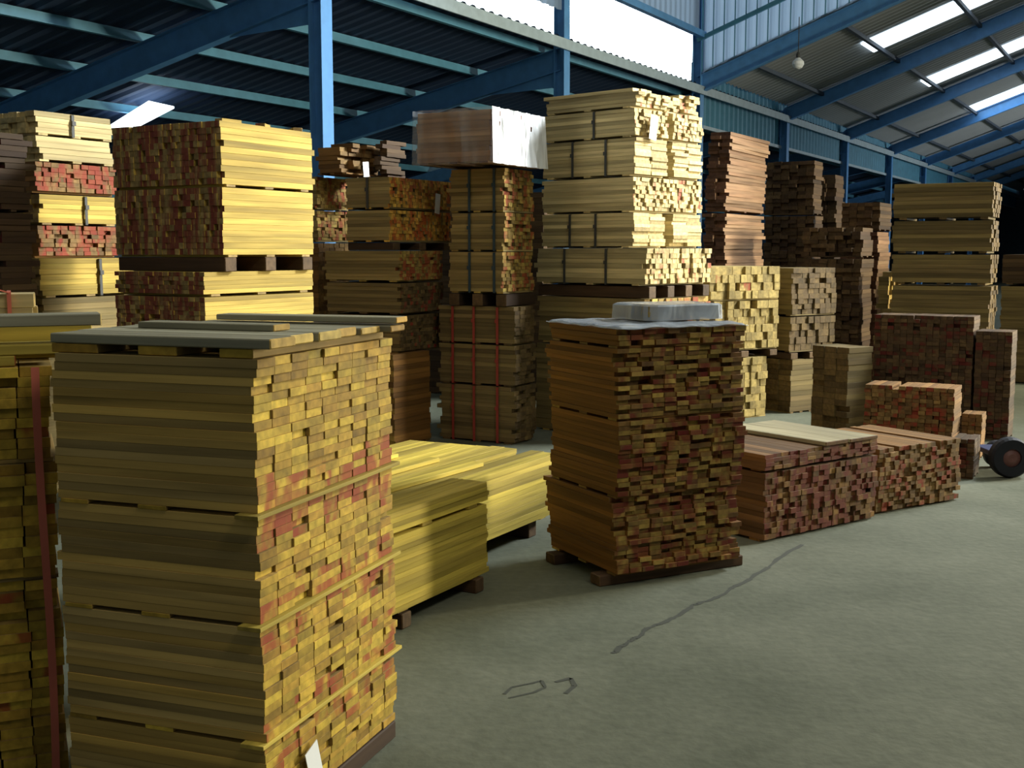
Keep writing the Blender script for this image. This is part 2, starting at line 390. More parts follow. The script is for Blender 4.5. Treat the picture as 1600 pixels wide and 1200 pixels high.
# skylight in the dark lean-to roof, above the far-left stack
p = roof_left(170, 193); q = roof_left(262, 158)
n = MB(); d = -w - Vector((0, 0, DROP)); e = a
c0 = p - Vector((0, 0, .06))
tt = (roof_left(235, 155)-p).dot(w)
n.quad(c0, roof_left(205, 198)-Vector((0, 0, .06)), roof_left(272, 163)-Vector((0, 0, .06)), roof_left(232, 154)-Vector((0, 0, .06)))
b = [v + Vector((0, 0, .03)) for v in n.v]
n.quad(*reversed(b))
for i in range(4): n.quad(n.v[i], n.v[7-i], n.v[7-(i+1) % 4], n.v[(i+1) % 4])
tag(n.build('roof_skylight', M_SKYL), 'glowing skylight panel in the dark roof above the far left stack', 'skylight')
# low corrugated wall between column row and lean-to in the lower hall
struct(corrugated(A0+a*12-w*.15+Vector((0, 0, 4.15)), a, Vector((0, 0, 1)), 54, 1.2, 0, .04, .3, 'wall_left', M_CLAD, drop=False))
for z, wd in ((4.86, .05), (4.12, .07)):
    n = MB(); p = A0+a*12-w*.09+Vector((0, 0, z)); n.bar(p, p+a*54, .05, wd); struct(n.build('trim_4' if z > 4.5 else 'trim_5', M_RAIL))
# outer walls
def wallbox(p, q, z0, z1, name):
    n = MB(); n.bar(Vector((*p.xy, (z0+z1)/2)), Vector((*q.xy, (z0+z1)/2)), .1, z1-z0); return struct(n.build(name, M_WALL))
wallbox(A0-w*WL+a*s0, A0-w*WL+a*s1, 0, EAVE+.15-WL*DROP, 'wall_far_left')
wallbox(A0-w*WL+a*s1, A0+w*WR+a*s1, 0, 5.2, 'wall_end')
n = MB(); P = A0+a*s1; n.quad(P+Vector((0, 0, 4.2)), P+w*WR+Vector((0, 0, 4.2)), P+w*WR+Vector((0, 0, 5.1+WR*SL)), P+Vector((0, 0, 5.1))); struct(n.build('wall_gable_end', M_WALL))
D = (Vector((14.4, 12.2, 0))-A0).dot(a)
wallbox(A0+w*WR+a*(D+1.5), A0+w*WR+a*s1, 0, 5.6+WR*SL, 'wall_right')
wallbox(A0+w*WR+a*s0, A0+w*WR+a*(D-1.5), 0, 5.1+WR*SL*.6, 'wall_right')
wallbox(A0+w*WR+a*(D-1.5), A0+w*WR+a*(D+1.5), 4.6, 5.1+WR*SL*.8, 'wall_right')
# hanging lamp
lp = at_y(1247, 99, 21.5)
t = empty('pendant_lamp', lp, a, 'small white pendant lamp hanging below the lit rafter', 'lamp')
def lathe(prof, n=20):
    mb = MB()
    for (r, z) in prof:
        for i in range(n): an = 2*math.pi*i/n; mb.v.append(Vector((r*math.cos(an), r*math.sin(an), z)))
    for k in range(len(prof)-1):
        for i in range(n): mb.f.append((k*n+i, k*n+(i+1) % n, (k+1)*n+(i+1) % n, (k+1)*n+i)); mb.mi.append(0)
    return mb
lathe([(.02, -.10), (.07, -.08), (.105, -.02), (.10, .03), (.05, .08), (.03, .10), (.001, .10)]).build('globe', M_BULB, t)
lathe([(.035, .08), (.04, .15), (.02, .2), (.001, .2)]).build('lamp_socket', M_THIN, t)
rr = roof_right(1247, 99); top = 4.8 + ((lp-A0).dot(w))*SL
n = MB(); n.box((0, 0, (.2+max(.6, top-lp.z))/2), (.012, .012, max(.6, top-lp.z)-.2)); n.build('cable', M_THIN, t)

# ---------------------------------------------------------------- board packs
NB = 0
def pack(label, C, u, v, lu, lv, z0, z1, axis, bw, bt, mats, paint=0.0, jit=.008, lat=.003, straps=(), strap_mat=None, bear=.014, miss=.0,
         zone=None, group='packs of sawn boards', gap=.97, yaw=0.0, short=.06, name='board_pack', maxpart=100, top_ragged=0.0, lean=0.0, nskid=3):
    """C corner on the ground nearest the camera, u/v the two face directions, boards run along AXIS"""
    if axis == 'u': X, Y, Ln, Wd, near_y = u, v, lu, lv, -1
    else:           X, Y, Ln, Wd, near_y = v, -u, lv, lu, 1
    O = C + u*lu/2 + v*lv/2; O.z = z0
    t = empty(name, O, X, label, 'board pack', group)
    nc = max(1, round(Wd/bw)); nr = max(1, round((z1-z0-bear)/bt)); cw, rh = Wd/nc, (z1-z0-bear)/nr
    if bear > 0:
        for i in range(nskid):
            x = (-.40+.80*i/max(1, nskid-1))*Ln
            b = MB(); b.box((0, 0, 0), (Wd*1.0, min(.075, Ln*.12), bear-.001)); o = b.build('bearer', W_SKID if bear > .05 else mats[0], t)
            o.location = (x, 0, bear/2); o.rotation_euler = (0, 0, math.pi/2)
    me = {}
    for kk in (0, 1):
        b = MB(); b.box((0, 0, 0), (Ln-2*jit, cw*gap, rh*.985), None, min(.0012, rh*.04)); me[kk] = b.mesh('board', mats[kk])
    cells = []
    roff = [0.0]*nr; r_ = 0
    for i in range(nr):
        r_ += random.uniform(-1, 1)*lat; r_ *= .9; roff[i] = r_
    for j in range(nc):
        y = (-.5+(j+.5)/nc)*Wd
        depth = j if near_y < 0 else nc-1-j
        for i in range(nr):
            if i == nr-1 and random.random() < top_ragged: continue
            cells.append((depth - (2.5 if i == nr-1 else 0), j, i, y))
    cells.sort(key=lambda c: c[0])
    rest = MB()
    for idx, (dp, j, i, y) in enumerate(cells):
        z = bear + (i+.5)*rh
        dx = random.uniform(-jit, jit) + roff[i]*1.5
        if random.random() < short: dx += random.uniform(.01, .04)
        dy = random.uniform(-lat, lat)*.5 + roff[i] + lean*(i/nr)
        zf = zone(i/nr, j/nc) if zone else 1.0
        k = 1 if random.random() < paint*zf else 0
        ry = random.uniform(-yaw, yaw)
        if idx < maxpart:
            o = bpy.data.objects.new('board', me[k]); COL.objects.link(o); o.parent = t
            o.location = (dx, y+dy, z); o.rotation_euler = (0, 0, ry)
        else:
            rest.box((dx, y+dy, z), (Ln-2*jit, cw*gap, rh*.985), None, 0, k)
    if rest.v:
        o = rest.build('boards', list(mats), t); o['kind'] = 'stuff'
    H = z1-z0
    for sxp in straps:                                  # band round the pack, across the boards
        b = MB(); e = .006; x = sxp*Ln/2; wd = .022
        yy = Wd/2+.012
        for y in (-yy, yy): b.box((x, y, H/2), (wd, .004, H-.006))
        for z in (H-.005, .005): b.box((x, 0, z), (wd, 2*yy+.004, .004))
        b.box((x+.004, near_y*(yy+.004), H*.62), (wd*1.4, .01, .03))
        b.build('strap', strap_mat or M_THIN, t)
    return t
def skids(label, C, u, v, lu, lv, z0, z1, along='u', n=3, grp='dark bearers between the tiers', out=0.0, wd=.1, f0=.08):
    """loose bearers between tiers, each one a thing"""
    for i in range(n):
        f = f0+(1-2*f0)*i/(n-1)
        if along == 'u': O = C + v*(lv*f) + u*(lu/2); X, Ln = u, lu+2*out
        else: O = C + u*(lu*f) + v*(lv/2); X, Ln = v, lv+2*out
        b = MB(); b.box((0, 0, (z1-z0)/2), (Ln, wd, z1-z0-.002), None, .004)
        o = b.build('timber_bearer', W_SKID); o.location = (O.x, O.y, z0); o.rotation_euler = (0, 0, math.atan2(X.y, X.x))
        tag(o, '%s, %s one' % (label, {2: ('near', 'far'), 3: ('near', 'middle', 'far'), 4: ('nearest', 'second', 'third', 'farthest')}[n][i]), 'bearer', grp)
class Stack:
    def __init__(s, cx, Y, left, right, vp=1845, zref=None, cy=392, lv=None, lu=None):
        s.u = vpdir(vp); s.v = Vector((-s.u.y, s.u.x, 0)); s.Y = Y; s.cx = cx
        P = at_y(cx, cy, Y); s.C = Vector((P.x, P.y, 0)); z = P.z
        s.lu = reach(s.C, s.u, right, z) if right else 1.0; s.lv = reach(s.C, s.v, left, z) if left else 1.0
        s.lu = lu or s.lu; s.lv = lv or s.lv
    def z(s, y): return max(0.0, at_y(s.cx, y, s.Y).z)
    def pack(s, label, y0, y1, axis, bw, bt, mats, fl=False, lo=(0, 0), hi=(1, 1), z0=None, **k):
        zt = s.z(y0); zb = z0 if z0 is not None else (.0 if fl else s.z(y1))
        C = s.C + s.u*s.lu*lo[0] + s.v*s.lv*lo[1]
        return pack(label, C, s.u, s.v, s.lu*(hi[0]-lo[0]), s.lv*(hi[1]-lo[1]), zb, zt, axis, bw, bt, mats, **k)
    def skid(s, label, y0, y1, **k):
        skids(label, s.C, s.u, s.v, s.lu, s.lv, s.z(y1), s.z(y0), **k)
def paper(label, P, nrm, wd, ht, tilt=0.0, name='paper_tag'):
    """sheet of paper fixed flat on a face: P centre, nrm outward"""
    X = Vector((0, 0, 1)).cross(nrm).normalized(); Z = Vector((0, 0, 1)); b = MB()
    R = Matrix.Rotation(tilt, 3, nrm)
    M = Matrix((X, nrm, Z)).transposed()
    b.box((0, 0, 0), (wd, .002, ht), R @ M); o = b.build(name, M_PAPER); o.location = P
    return tag(o, label, 'paper tag', 'paper tags on the packs')

# ---- upper-left pair of red-ended packs (ends to the left, long sides to the right)
st = Stack(348, 7.0, 181, 491); B_, T_ = .036, .036
A = dict(paint=.85, jit=.006, lat=.002)
st.pack('top pack of the golden stack with red-daubed ends behind the front stack', 188, 291, 'u', B_, T_, W_GOLD, **A)
st.pack('second pack down of the golden red-ended stack, under a dark slot', 292, 402, 'u', B_, T_, W_GOLD, zone=lambda r, c: 1, **A)
st.skid('dark bearer gap halfway down the golden red-ended stack', 402, 425, along='v')
s2 = Stack(316, 6.9, 177, 489)
zt2 = s2.z(425)
s2.pack('third pack down of the golden red-ended stack, thin, below the dark gap', 425.5, 464, 'u', .04, .026, W_GOLD, **A)
s2.pack('lowest pack of the golden red-ended stack, partly hidden by the front stack', 465, 0, 'u', .04, .027, W_GOLD, fl=True, **A)
# loose pieces on its top
for k, (px, py, L_) in enumerate(((372, 187, .16), (430, 195, .12), (478, 205, .14))):
    P = st.C + st.u*(st.lu*(.18+.36*k)) + st.v*.07; z = st.z(188)
    b = MB(); b.box((0, 0, .012), (L_, .06, .022), None, .002); o = b.build('wood_offcut', W_GOLD[k % 2]); o.location = (P.x, P.y, z); o.rotation_euler = (0, 0, 1+.5*k)
    tag(o, ('red-marked offcut on the near top corner of the golden stack', 'small offcut midway along the top of the golden stack', 'offcut at the far top edge of the golden stack by the column')[k], 'offcut', 'offcuts on the golden stack')
# ---- far-left stack with alternating layers
st = Stack(62, 7.9, -70, 186)
st.pack('top pack of the far left stack, pale long sides', 172, 210, 'u', .09, .035, W_CREAM, straps=(-.1,), jit=.02, lat=.006)
st.pack('second pack of the far left stack, pale long sides with slipped boards', 211, 251, 'u', .09, .035, W_CREAM, jit=.03, lat=.006)
st.pack('third pack of the far left stack, dark red daubed ends', 252, 301, 'v', .06, .03, W_BROWN, paint=.9, jit=.01)
st.pack('fourth pack of the far left stack, golden sides under the upper red ends', 303, 351, 'u', .08, .033, W_GOLD, straps=(.15,), jit=.01)
st.pack('fifth pack of the far left stack, lower row of dark red ends', 352, 403, 'v', .06, .03, W_BROWN, paint=.9, jit=.01)
s2 = Stack(60, 7.7, -70, 212)
s2.pack('golden pack below the lower red ends of the far left stack', 404, 466, 'u', .08, .033, W_GOLD, straps=(.2,), jit=.012)
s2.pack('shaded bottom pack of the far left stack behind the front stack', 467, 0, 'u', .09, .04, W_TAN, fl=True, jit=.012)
# dark stack that covers its left flank
st = Stack(-10, 6.9, -140, 50, lu=.3)
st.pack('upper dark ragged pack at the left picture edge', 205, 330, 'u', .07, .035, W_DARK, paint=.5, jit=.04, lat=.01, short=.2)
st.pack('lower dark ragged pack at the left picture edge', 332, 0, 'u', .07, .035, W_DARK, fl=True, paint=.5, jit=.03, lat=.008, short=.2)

# ---- group behind, left of centre
st = Stack(498, 10.6, 470, 546)
st.pack('pack with red-flecked ends beside the first column, upper', 276, 327, 'v', .05, .03, W_TAN, paint=.6)
st.pack('pack with red-flecked ends beside the first column, lower', 329, 378, 'v', .05, .03, W_TAN, paint=.6)
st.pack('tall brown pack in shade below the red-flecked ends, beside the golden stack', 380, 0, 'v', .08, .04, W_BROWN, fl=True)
st = Stack(612, 9.7, 541, 706)
T1 = st.pack('tagged pack with orange red-daubed ends, left of the strapped stack', 276, 326, 'v', .045, .027, W_ORANGE, paint=.9, jit=.01, straps=(0,))
st.pack('second pack with orange red-daubed ends, under the tagged one', 328, 378, 'v', .045, .027, W_ORANGE, paint=.9, jit=.012)
st.skid('dark bearer under the orange-ended packs', 379, 391, along='v')
s2 = Stack(626, 9.7, 508, 693)
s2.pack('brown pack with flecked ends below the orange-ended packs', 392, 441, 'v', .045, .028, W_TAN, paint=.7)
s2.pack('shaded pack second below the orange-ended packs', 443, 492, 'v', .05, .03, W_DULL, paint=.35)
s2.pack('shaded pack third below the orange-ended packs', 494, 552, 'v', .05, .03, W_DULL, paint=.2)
s2 = Stack(612, 9.5, 540, 672)
s2.pack('lowest dark orange pack standing behind the far end of the front stack', 555, 0, 'u', .09, .045, W_MID, fl=True, jit=.012)
paper_at = st.C + st.u*(st.lu*.72) - st.v*.02
paper('white tag on the orange red-daubed ends', Vector((paper_at.x, paper_at.y, st.z(314)+.0)), -st.v, .075, .17, -.12)
# messy tier on top with a tag
s3 = Stack(545, 10.4, 497, 601)
s3.pack('loose brown pack with uneven boards behind the first column foot', 222, 270, 'v', .10, .035, W_BROWN, jit=.05, lat=.012, yaw=.03, top_ragged=.5, z0=at_y(498, 276, 10.6).z+.012)
s4 = Stack(596, 10.6, 585, 637)
s4.pack('dark messy pack left of the plastic wrapped pack', 218, 276, 'u', .1, .035, W_DARK, jit=.06, lat=.015, yaw=.05, top_ragged=.4, z0=at_y(596, 276, 9.7).z)
P = s3.C + s3.u*(s3.lu*.35) - s3.v*.06
paper('pale blue-white tag on the loose brown boards', Vector((P.x, P.y, s3.z(263))), -s3.v, .085, .13, .1)

# ---- strapped stack with the wrapped pack on top
st = Stack(790, 9.7, 702, 836)
for (y0, y1, lb) in ((262, 331, 'upper'), (332, 393, 'middle'), (394, 459, 'lower')):
    st.pack('%s pack of the stack bound with dark bands under the wrapped pack' % lb, y0, y1, 'v', .06, .03, W_TAN, paint=.6, jit=.015, straps=(-.62, .25), strap_mat=M_STRAP, short=.15)
st.skid('dark bearer under the dark-banded stack', 460, 479, along='u')
s2 = Stack(806, 9.7, 684, 838)
for (y0, y1, lb, fl) in ((480, 540, 'top', 0), (541, 605, 'middle', 0), (606, 0, 'bottom', 1)):
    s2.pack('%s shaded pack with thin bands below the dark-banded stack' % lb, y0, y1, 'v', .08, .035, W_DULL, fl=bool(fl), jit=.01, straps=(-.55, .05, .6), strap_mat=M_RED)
wr = Stack(768, 9.3, 652, 846)
zt, zb = wr.z(166), st.z(262)+.014
wp = pack('pack wrapped in plastic film, one end whitened for glare, on the dark-banded stack', wr.C, wr.u, wr.v, wr.lu, wr.lv, zb, zt-.02, 'v', .09, .04, W_PINK, name='wrapped_board_pack', group='wrapped packs')
def wrap(t, C, u, v, lu, lv, z0, z1, axis):
    X, Y = (v, -u); Ln, Wd = lv, lu
    # side walls as wrinkled grid; local X = v, local Y = -u ; near end (whitened for glare) at local -X
    for kind in (0, 1):
        mb = MB(); n = 90; m_ = 10
        pts = []
        H = z1-z0; a_, b_ = Ln/2+.02, Wd/2+.02
        if kind == 0: path = [(-a_+.0, b_), (a_, b_), (a_, -b_), (-a_, -b_)]
        else: path = [(-a_, -b_), (-a_, b_)]
        seg = []
        for i in range(len(path)-1):
            p, q = Vector(path[i]), Vector(path[i+1]); k = int((q-p).length/.018)
            nr = Vector((-(q-p).y, (q-p).x)).normalized() * (1 if kind == 0 else 1)
            for j in range(k+(1 if i == len(path)-2 else 0)): seg.append((p+(q-p)*j/k, nr, j/k))
        rw = [random.uniform(0, 1) for _ in range(40)]
        for r in range(m_+1):
            f = r/m_
            for (p, nr, tt) in seg:
                amp = .004 if kind == 0 else .014
                ph = p.x*31+p.y*37
                wv = math.sin(ph+ f*3.0) + .6*math.sin(ph*2.3 - f*4.2+1) + .5*math.sin(ph*4.1+f*2.0)
                edge = min(1, tt*8, (1-tt)*8)
                flare = .02*(1-f) if kind else .008*(1-f)
                pp = p + nr*(amp*(wv+1.2)*edge)*-1*(-1 if False else 1)
                out = Vector((p.x/a_, p.y/b_)) * flare
                mb.v.append(Vector((pp.x+out.x, pp.y+out.y, (-.004) + f*(H+.005) if r < m_ else H)))
        k = len(seg)
        for r in range(m_):
            for i in range(k-1): mb.f.append((r*k+i, r*k+i+1, (r+1)*k+i+1, (r+1)*k+i)); mb.mi.append(0)
        if kind == 0:
            mb.quad((-a_, -b_, H), (a_, -b_, H), (a_, b_, H), (-a_, b_, H))
        o = mb.build('plastic_wrap', M_FILM if kind == 0 else M_FILM_GLARE, t)
        for pl in o.data.polygons: pl.use_smooth = True
        o['label'] = 'clear plastic film over the long sides and top' if kind == 0 else 'wrinkled plastic film over the end, glare whitened into its colour'
wrap(wp, wr.C, wr.u, wr.v, wr.lu, wr.lv, zb, zt, 'v')
# timber lying on the dark-banded stack behind the wrapped pack is not visible

bk = Stack(850, 12.6, 655, 878)  # added dark stack, hides the bright floor in the gaps behind
bk.pack('added dark stack filling the gaps behind the banded and tallest stacks', 300, 0, 'v', .12, .06, W_DARK, fl=True, hi=(.5, 1))
# ---- tallest sunlit stack
st = Stack(992, 9.9, 846, 1097, 2500)
K = dict(jit=.014, lat=.004)
st.pack('loose top layer of the tallest stack, right under the bright roof gap, left part', 136, 167, 'v', .09, .03, W_CREAM, paint=.5, hi=(.45, 1), jit=.03, lat=.01, top_ragged=.3)
st.pack('loose top layer of the tallest stack, right part beneath the glare', 134, 167, 'v', .09, .03, W_CREAM, paint=.3, lo=(.52, 0), jit=.03, lat=.01, top_ragged=.3)
st.pack('tagged pack near the top of the tallest stack, left of the cleft', 168, 213, 'v', .05, .03, W_CREAM, paint=.4, hi=(.47, 1), straps=(-.15,), **K)
st.pack('pack near the top of the tallest stack, right of the cleft', 168, 213, 'v', .05, .03, W_CREAM, paint=.4, lo=(.55, 0), **K)
st.pack('cream pack with wide boards in the tallest stack, left of the cleft', 214, 274, 'v', .25, .03, W_CREAM, hi=(.47, 1), straps=(-.4, .3), **K)
st.pack('cream pack with wide boards in the tallest stack, right of the cleft', 214, 274, 'v', .25, .03, W_CREAM, lo=(.56, 0), **K)
st.pack('pack of small squared ends halfway down the tallest stack', 276, 331, 'v', .05, .035, W_CREAM, paint=.5, **K)
st.pack('lower cream pack with wide boards in the tallest stack, left of the cleft', 332, 387, 'v', .25, .03, W_CREAM, hi=(.45, 1), straps=(-.2, .35), **K)
st.pack('lower cream pack with wide boards in the tallest stack, right of the cleft', 332, 387, 'v', .25, .03, W_CREAM, lo=(.54, 0), **K)
s2 = Stack(1012, 9.8, 838, 1112, 2500)
s2.pack('base pack of the tallest sunlit stack, squared ends above the dark bearers', 388, 447, 'v', .055, .045, W_CREAM, paint=.3, straps=(-.3, .45), z0=None, **K)
s2.skid('dark bearer under the tallest sunlit stack', 448, 467, along='v', n=4)
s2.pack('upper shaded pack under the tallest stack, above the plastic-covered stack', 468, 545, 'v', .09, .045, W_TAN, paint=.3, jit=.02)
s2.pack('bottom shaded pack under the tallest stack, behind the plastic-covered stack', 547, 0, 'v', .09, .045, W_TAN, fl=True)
P = st.C + st.u*(st.lu*.20) - st.v*.03
paper('white tag hanging near the top of the tallest sunlit stack', Vector((P.x, P.y, st.z(197))), -st.v, .10, .20, -.15)

# ---- light squared stack right of the plastic-covered one
st = Stack(1112, 11.0, 1075, 1221, 3600, lv=.7)
st.pack('upper yellow pack of squared timber ends right of the tallest stack', 417, 471, 'v', .075, .075, W_SQ, jit=.02, lat=.006, paint=.1)
st.pack('second yellow pack of squared timber ends right of the tallest stack', 472, 551, 'v', .075, .075, W_SQ, jit=.02, lat=.006)
st.skid('dark bearer under the yellow squared timber', 552, 562, along='v')
s2 = Stack(1114, 11.0, 1100, 1206, 3600, lv=.7)
s2.pack('bottom yellow pack of squared timber ends, above the low red-ended stack', 563, 0, 'v', .075, .075, W_SQ, fl=True, jit=.02, lat=.006)
# ---- leaning pinkish stack behind
st = Stack(1130, 13.4, 1098, 1194)
K = dict(jit=.05, lat=.012, short=.25, yaw=.02)
st.pack('upper slipping pinkish-brown pack beside the tallest stack', 205, 330, 'u', .14, .04, W_PINK, lean=-.05, **K)
st.pack('lower slipping pinkish-brown pack beside the tallest stack', 333, 0, 'u', .14, .04, W_PINK, fl=True, **K)
# ---- brown stack in the middle distance
st = Stack(1240, 11.6, 1190, 1309, 3600, lv=.5)
st.pack('brown pack of dull end grain right of the yellow squared timber', 419, 494, 'v', .075, .05, W_DULL, jit=.015)
st.pack('second brown pack with broken lower edge right of the yellow squared timber', 496, 551, 'v', .075, .07, W_DULL, jit=.02)
st.skid('dark bearer under the dull brown packs', 552, 562, along='v')
s2 = Stack(1240, 11.6, 1192, 1326, 3600, lv=.5)
s2.pack('tan bottom pack left of the narrow dark slot', 563, 0, 'u', .15, .05, W_DULL, fl=True, hi=(.42, 1))
s2.pack('brown bottom pack right of the narrow dark slot', 563, 0, 'u', .15, .05, W_BROWN, fl=True, lo=(.60, 0))
# ---- dark stacks behind
st = Stack(1268, 15.5, 1192, 1284)
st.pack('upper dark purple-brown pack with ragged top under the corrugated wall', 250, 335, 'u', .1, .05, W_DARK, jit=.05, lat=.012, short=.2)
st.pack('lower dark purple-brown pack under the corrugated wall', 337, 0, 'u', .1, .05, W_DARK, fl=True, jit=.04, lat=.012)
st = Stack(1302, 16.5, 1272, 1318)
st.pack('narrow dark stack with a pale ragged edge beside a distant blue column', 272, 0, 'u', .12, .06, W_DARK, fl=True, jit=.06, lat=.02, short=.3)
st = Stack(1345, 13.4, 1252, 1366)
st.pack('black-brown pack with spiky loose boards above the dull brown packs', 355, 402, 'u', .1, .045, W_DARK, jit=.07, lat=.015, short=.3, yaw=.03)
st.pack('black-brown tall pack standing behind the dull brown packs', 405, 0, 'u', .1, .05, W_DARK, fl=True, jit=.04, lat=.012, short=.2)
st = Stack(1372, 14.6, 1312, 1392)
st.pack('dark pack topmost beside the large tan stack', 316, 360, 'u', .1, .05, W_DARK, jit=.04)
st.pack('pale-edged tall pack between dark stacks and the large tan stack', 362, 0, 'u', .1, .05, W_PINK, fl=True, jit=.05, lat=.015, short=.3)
st = Stack(1398, 13.0, 1370, 1414)
st.pack('small stack with pale flecked ends at the foot of the large tan stack', 425, 0, 'v', .07, .05, W_TAN, fl=True, jit=.04, lat=.015)
# ---- large tan stack on the right
st = Stack(1552, 12.0, 1394, 1563)
Q = dict(jit=.01, lat=.005)
for i, (y0, y1, fl) in enumerate(((284, 342, 0), (344, 396, 0), (398, 446, 0), (448, 0, 1))):
    st.pack(('topmost', 'second', 'third', 'lowest visible')[i]+' pack of the large tan stack with long boards at the right', y0, y1, 'v', .1, .045, W_DULL, fl=bool(fl), bear=.022, **Q)
st = Stack(1700, 14.0, 1567, 1730)
st.pack('dark pack half seen right of the large tan stack, pale top board', 398, 446, 'v', .1, .05, W_DARK)
st.pack('dull tan pack under the dark one right of the large tan stack', 449, 0, 'v', .1, .05, W_DULL, fl=True)
# ---- big dark wall of ends
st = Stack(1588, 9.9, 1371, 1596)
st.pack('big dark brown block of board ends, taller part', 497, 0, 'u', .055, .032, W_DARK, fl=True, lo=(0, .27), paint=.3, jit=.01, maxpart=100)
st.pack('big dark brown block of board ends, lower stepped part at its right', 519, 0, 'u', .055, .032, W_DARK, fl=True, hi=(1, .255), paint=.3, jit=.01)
# ---- narrow tan stack
st = Stack(1330, 10.1, 1322, 1370, 3600, lv=.4)
st.pack('narrow tan pack standing between the dark slot and the dark end block', 544, 0, 'u', .12, .05, W_DULL, fl=True)
# ---- medium low stacks in front of the dark block
st = Stack(1500, 8.7, 1358, 1512)
st.pack('knee-high brown stack with rounded pale-lit top before the dark end block', 608, 0, 'u', .05, .03, W_BROWN, fl=True, paint=.4, jit=.012, lat=.006, top_ragged=.2)
st = Stack(1545, 9.0, 1513, 1552)
st.pack('small lower step of brown boards beside the knee-high brown stack', 648, 0, 'u', .05, .03, W_BROWN, fl=True, paint=.4, jit=.012)
st = Stack(1535, 8.2, 1500, 1545)
st.pack('short dark pack on the floor between low stack and round cart wheel', 688, 0, 'u', .05, .03, W_DARK, fl=True, paint=.6, jit=.02)

# ---- low stacks on the floor right of centre; same heading as the plastic-covered stack
VM = 4380
def low(cx, gy, left, right, vp=VM, z=.06):
    P = at_z(cx, gy, z); s = Stack(cx, P.y, None, None, vp); s.C = Vector((P.x, P.y, 0)); s.cx = cx; s.Y = P.y
    s.lu = reach(s.C, s.u, right, z); s.lv = reach(s.C, s.v, left, z); return s
st = low(1372, 790, 1352, 1499, 3600)
st.lv = .75
st.pack('low brown stack with flecked ends, right of the low red-ended stack', 703, 0, 'v', .05, .028, W_BROWN, fl=True, paint=.5, jit=.012, lat=.005, top_ragged=.25)
st = low(1196, 835, 1158, 1371, 3300, .05)
st.lv = .80
zz = st.z(740)
st.pack('low stack with dark red daubed ends on the floor right of centre', 741, 0, 'v', .05, .03, W_LOW, fl=True, paint=.95, jit=.01, lat=.004)
st.pack('thin upper layer pack on the low red-ended stack, pale tops', 712, 0, 'v', .07, .024, W_LOW, z0=zz+.004, paint=.95, jit=.01, lat=.004, bear=.008)
LOWR = st
zt = st.z(712)
for k, (f0, f1, hh) in enumerate(((.50, .70, .024), (.72, .98, .02))):
    P = st.C + st.u*(st.lu*(f0+f1)/2) + st.v*st.lv*.5
    b = MB(); b.box((0, 0, hh/2+.001), (st.lv, st.lu*(f1-f0), hh), None, .003); o = b.build('wide_board', W_TOPB); o.location = (P.x, P.y, zt+.001)
    o.rotation_euler = (0, 0, math.atan2(st.v.y, st.v.x)); tag(o, ('pale wide board lying midway on top of the low red-ended stack', 'pale wide board lying on the far side of the low red-ended stack top')[k], 'board', 'wide boards on the low stack')

# ---- plastic-covered stack (middle)
st = low(966, 903, 858, 1160, VM, .055)
MIDS = st
K = dict(jit=.014, lat=.006, short=.18)
zg = .055
tiers = [(782, 0), (660, 780), (546, 658), (516, 545)]
nm = ['bottom', 'second lowest', 'tall third', 'thin top']
zprev = zg
for i, (yt, yb) in enumerate(tiers):
    z1 = st.z(yt)
    pack('%s tier of the messy red-flecked stack under plastic sheeting' % nm[i], st.C, st.u, st.v, st.lu, st.lv, zprev, z1, 'v', .068, .022, W_MID, paint=(.8, .7, .35, .8)[i], bear=.012, maxpart=100, group='tiers of the sheeted stack', **K)
    zprev = z1+.001
skids('dark bearer on the floor under the sheeted stack', st.C, st.u, st.v, st.lu, st.lv, 0, zg-.001, along='u', n=2, out=.06, wd=.09, f0=.17, grp='floor bearers of the sheeted stack')
# plastic sheet on top
def sheet(label, C, u, v, lu, lv, z, drop, mat, name='plastic_sheet', over=.015):
    nx, ny = 40, 30; mb = MB(); th = .003
    for i in range(nx+1):
        for j in range(ny+1):
            x = (i/nx)*(lu+2*over)-over; y = (j/ny)*(lv+2*over)-over
            h = .006 + .004*math.sin(x*23+y*9)*math.sin(y*31-x*7)
            dz = 0
            if i in (0, nx) or j in (0, ny): dz = drop*(.85+.15*math.sin(i*.5+j*.6))
            P = C + u*x + v*y; mb.v.append(Vector((P.x, P.y, z+h-dz)))
    for i in range(nx):
        for j in range(ny): k = i*(ny+1)+j; mb.f.append((k, k+ny+1, k+ny+2, k+1)); mb.mi.append(0)
    o = mb.build(name, mat); md = o.modifiers.new('thick', 'SOLIDIFY'); md.thickness = th
    for p in o.data.polygons: p.use_smooth = True
    return tag(o, label, 'plastic sheet', 'plastic sheeting')
sheet('glossy plastic sheet spread over the top of the messy stack', st.C, st.u, st.v, st.lu*.97, st.lv, zprev+.009, .010, M_SHEET)
C2 = st.C + st.u*(st.lu*.42) + st.v*(st.lv*.35)
wp = pack('small plastic-wrapped bundle on the back of the sheeted stack', C2, st.u, st.v, st.lu*.62, st.lv*.5, zprev+.025, zprev+.092, 'u', .08, .03, W_TAN, group='wrapped packs', name='wrapped_board_pack')
b = MB(); n_ = 24
hx, hy, hz = st.lu*.31+.015, st.lv*.25+.02, .10
for k, z in ((0, -.004), (1, .035), (2, .066), (3, .075)):
    g = (1.0, .99, .985, .93)[k]
    for i in range(n_):
        an = 2*math.pi*(i+.5)/n_; cx_, cy_ = math.cos(an), math.sin(an); mm = max(abs(cx_), abs(cy_))
        b.v.append(Vector((cx_/mm*hx*g, cy_/mm*hy*g, z+.0015*math.sin(i*1.1))))
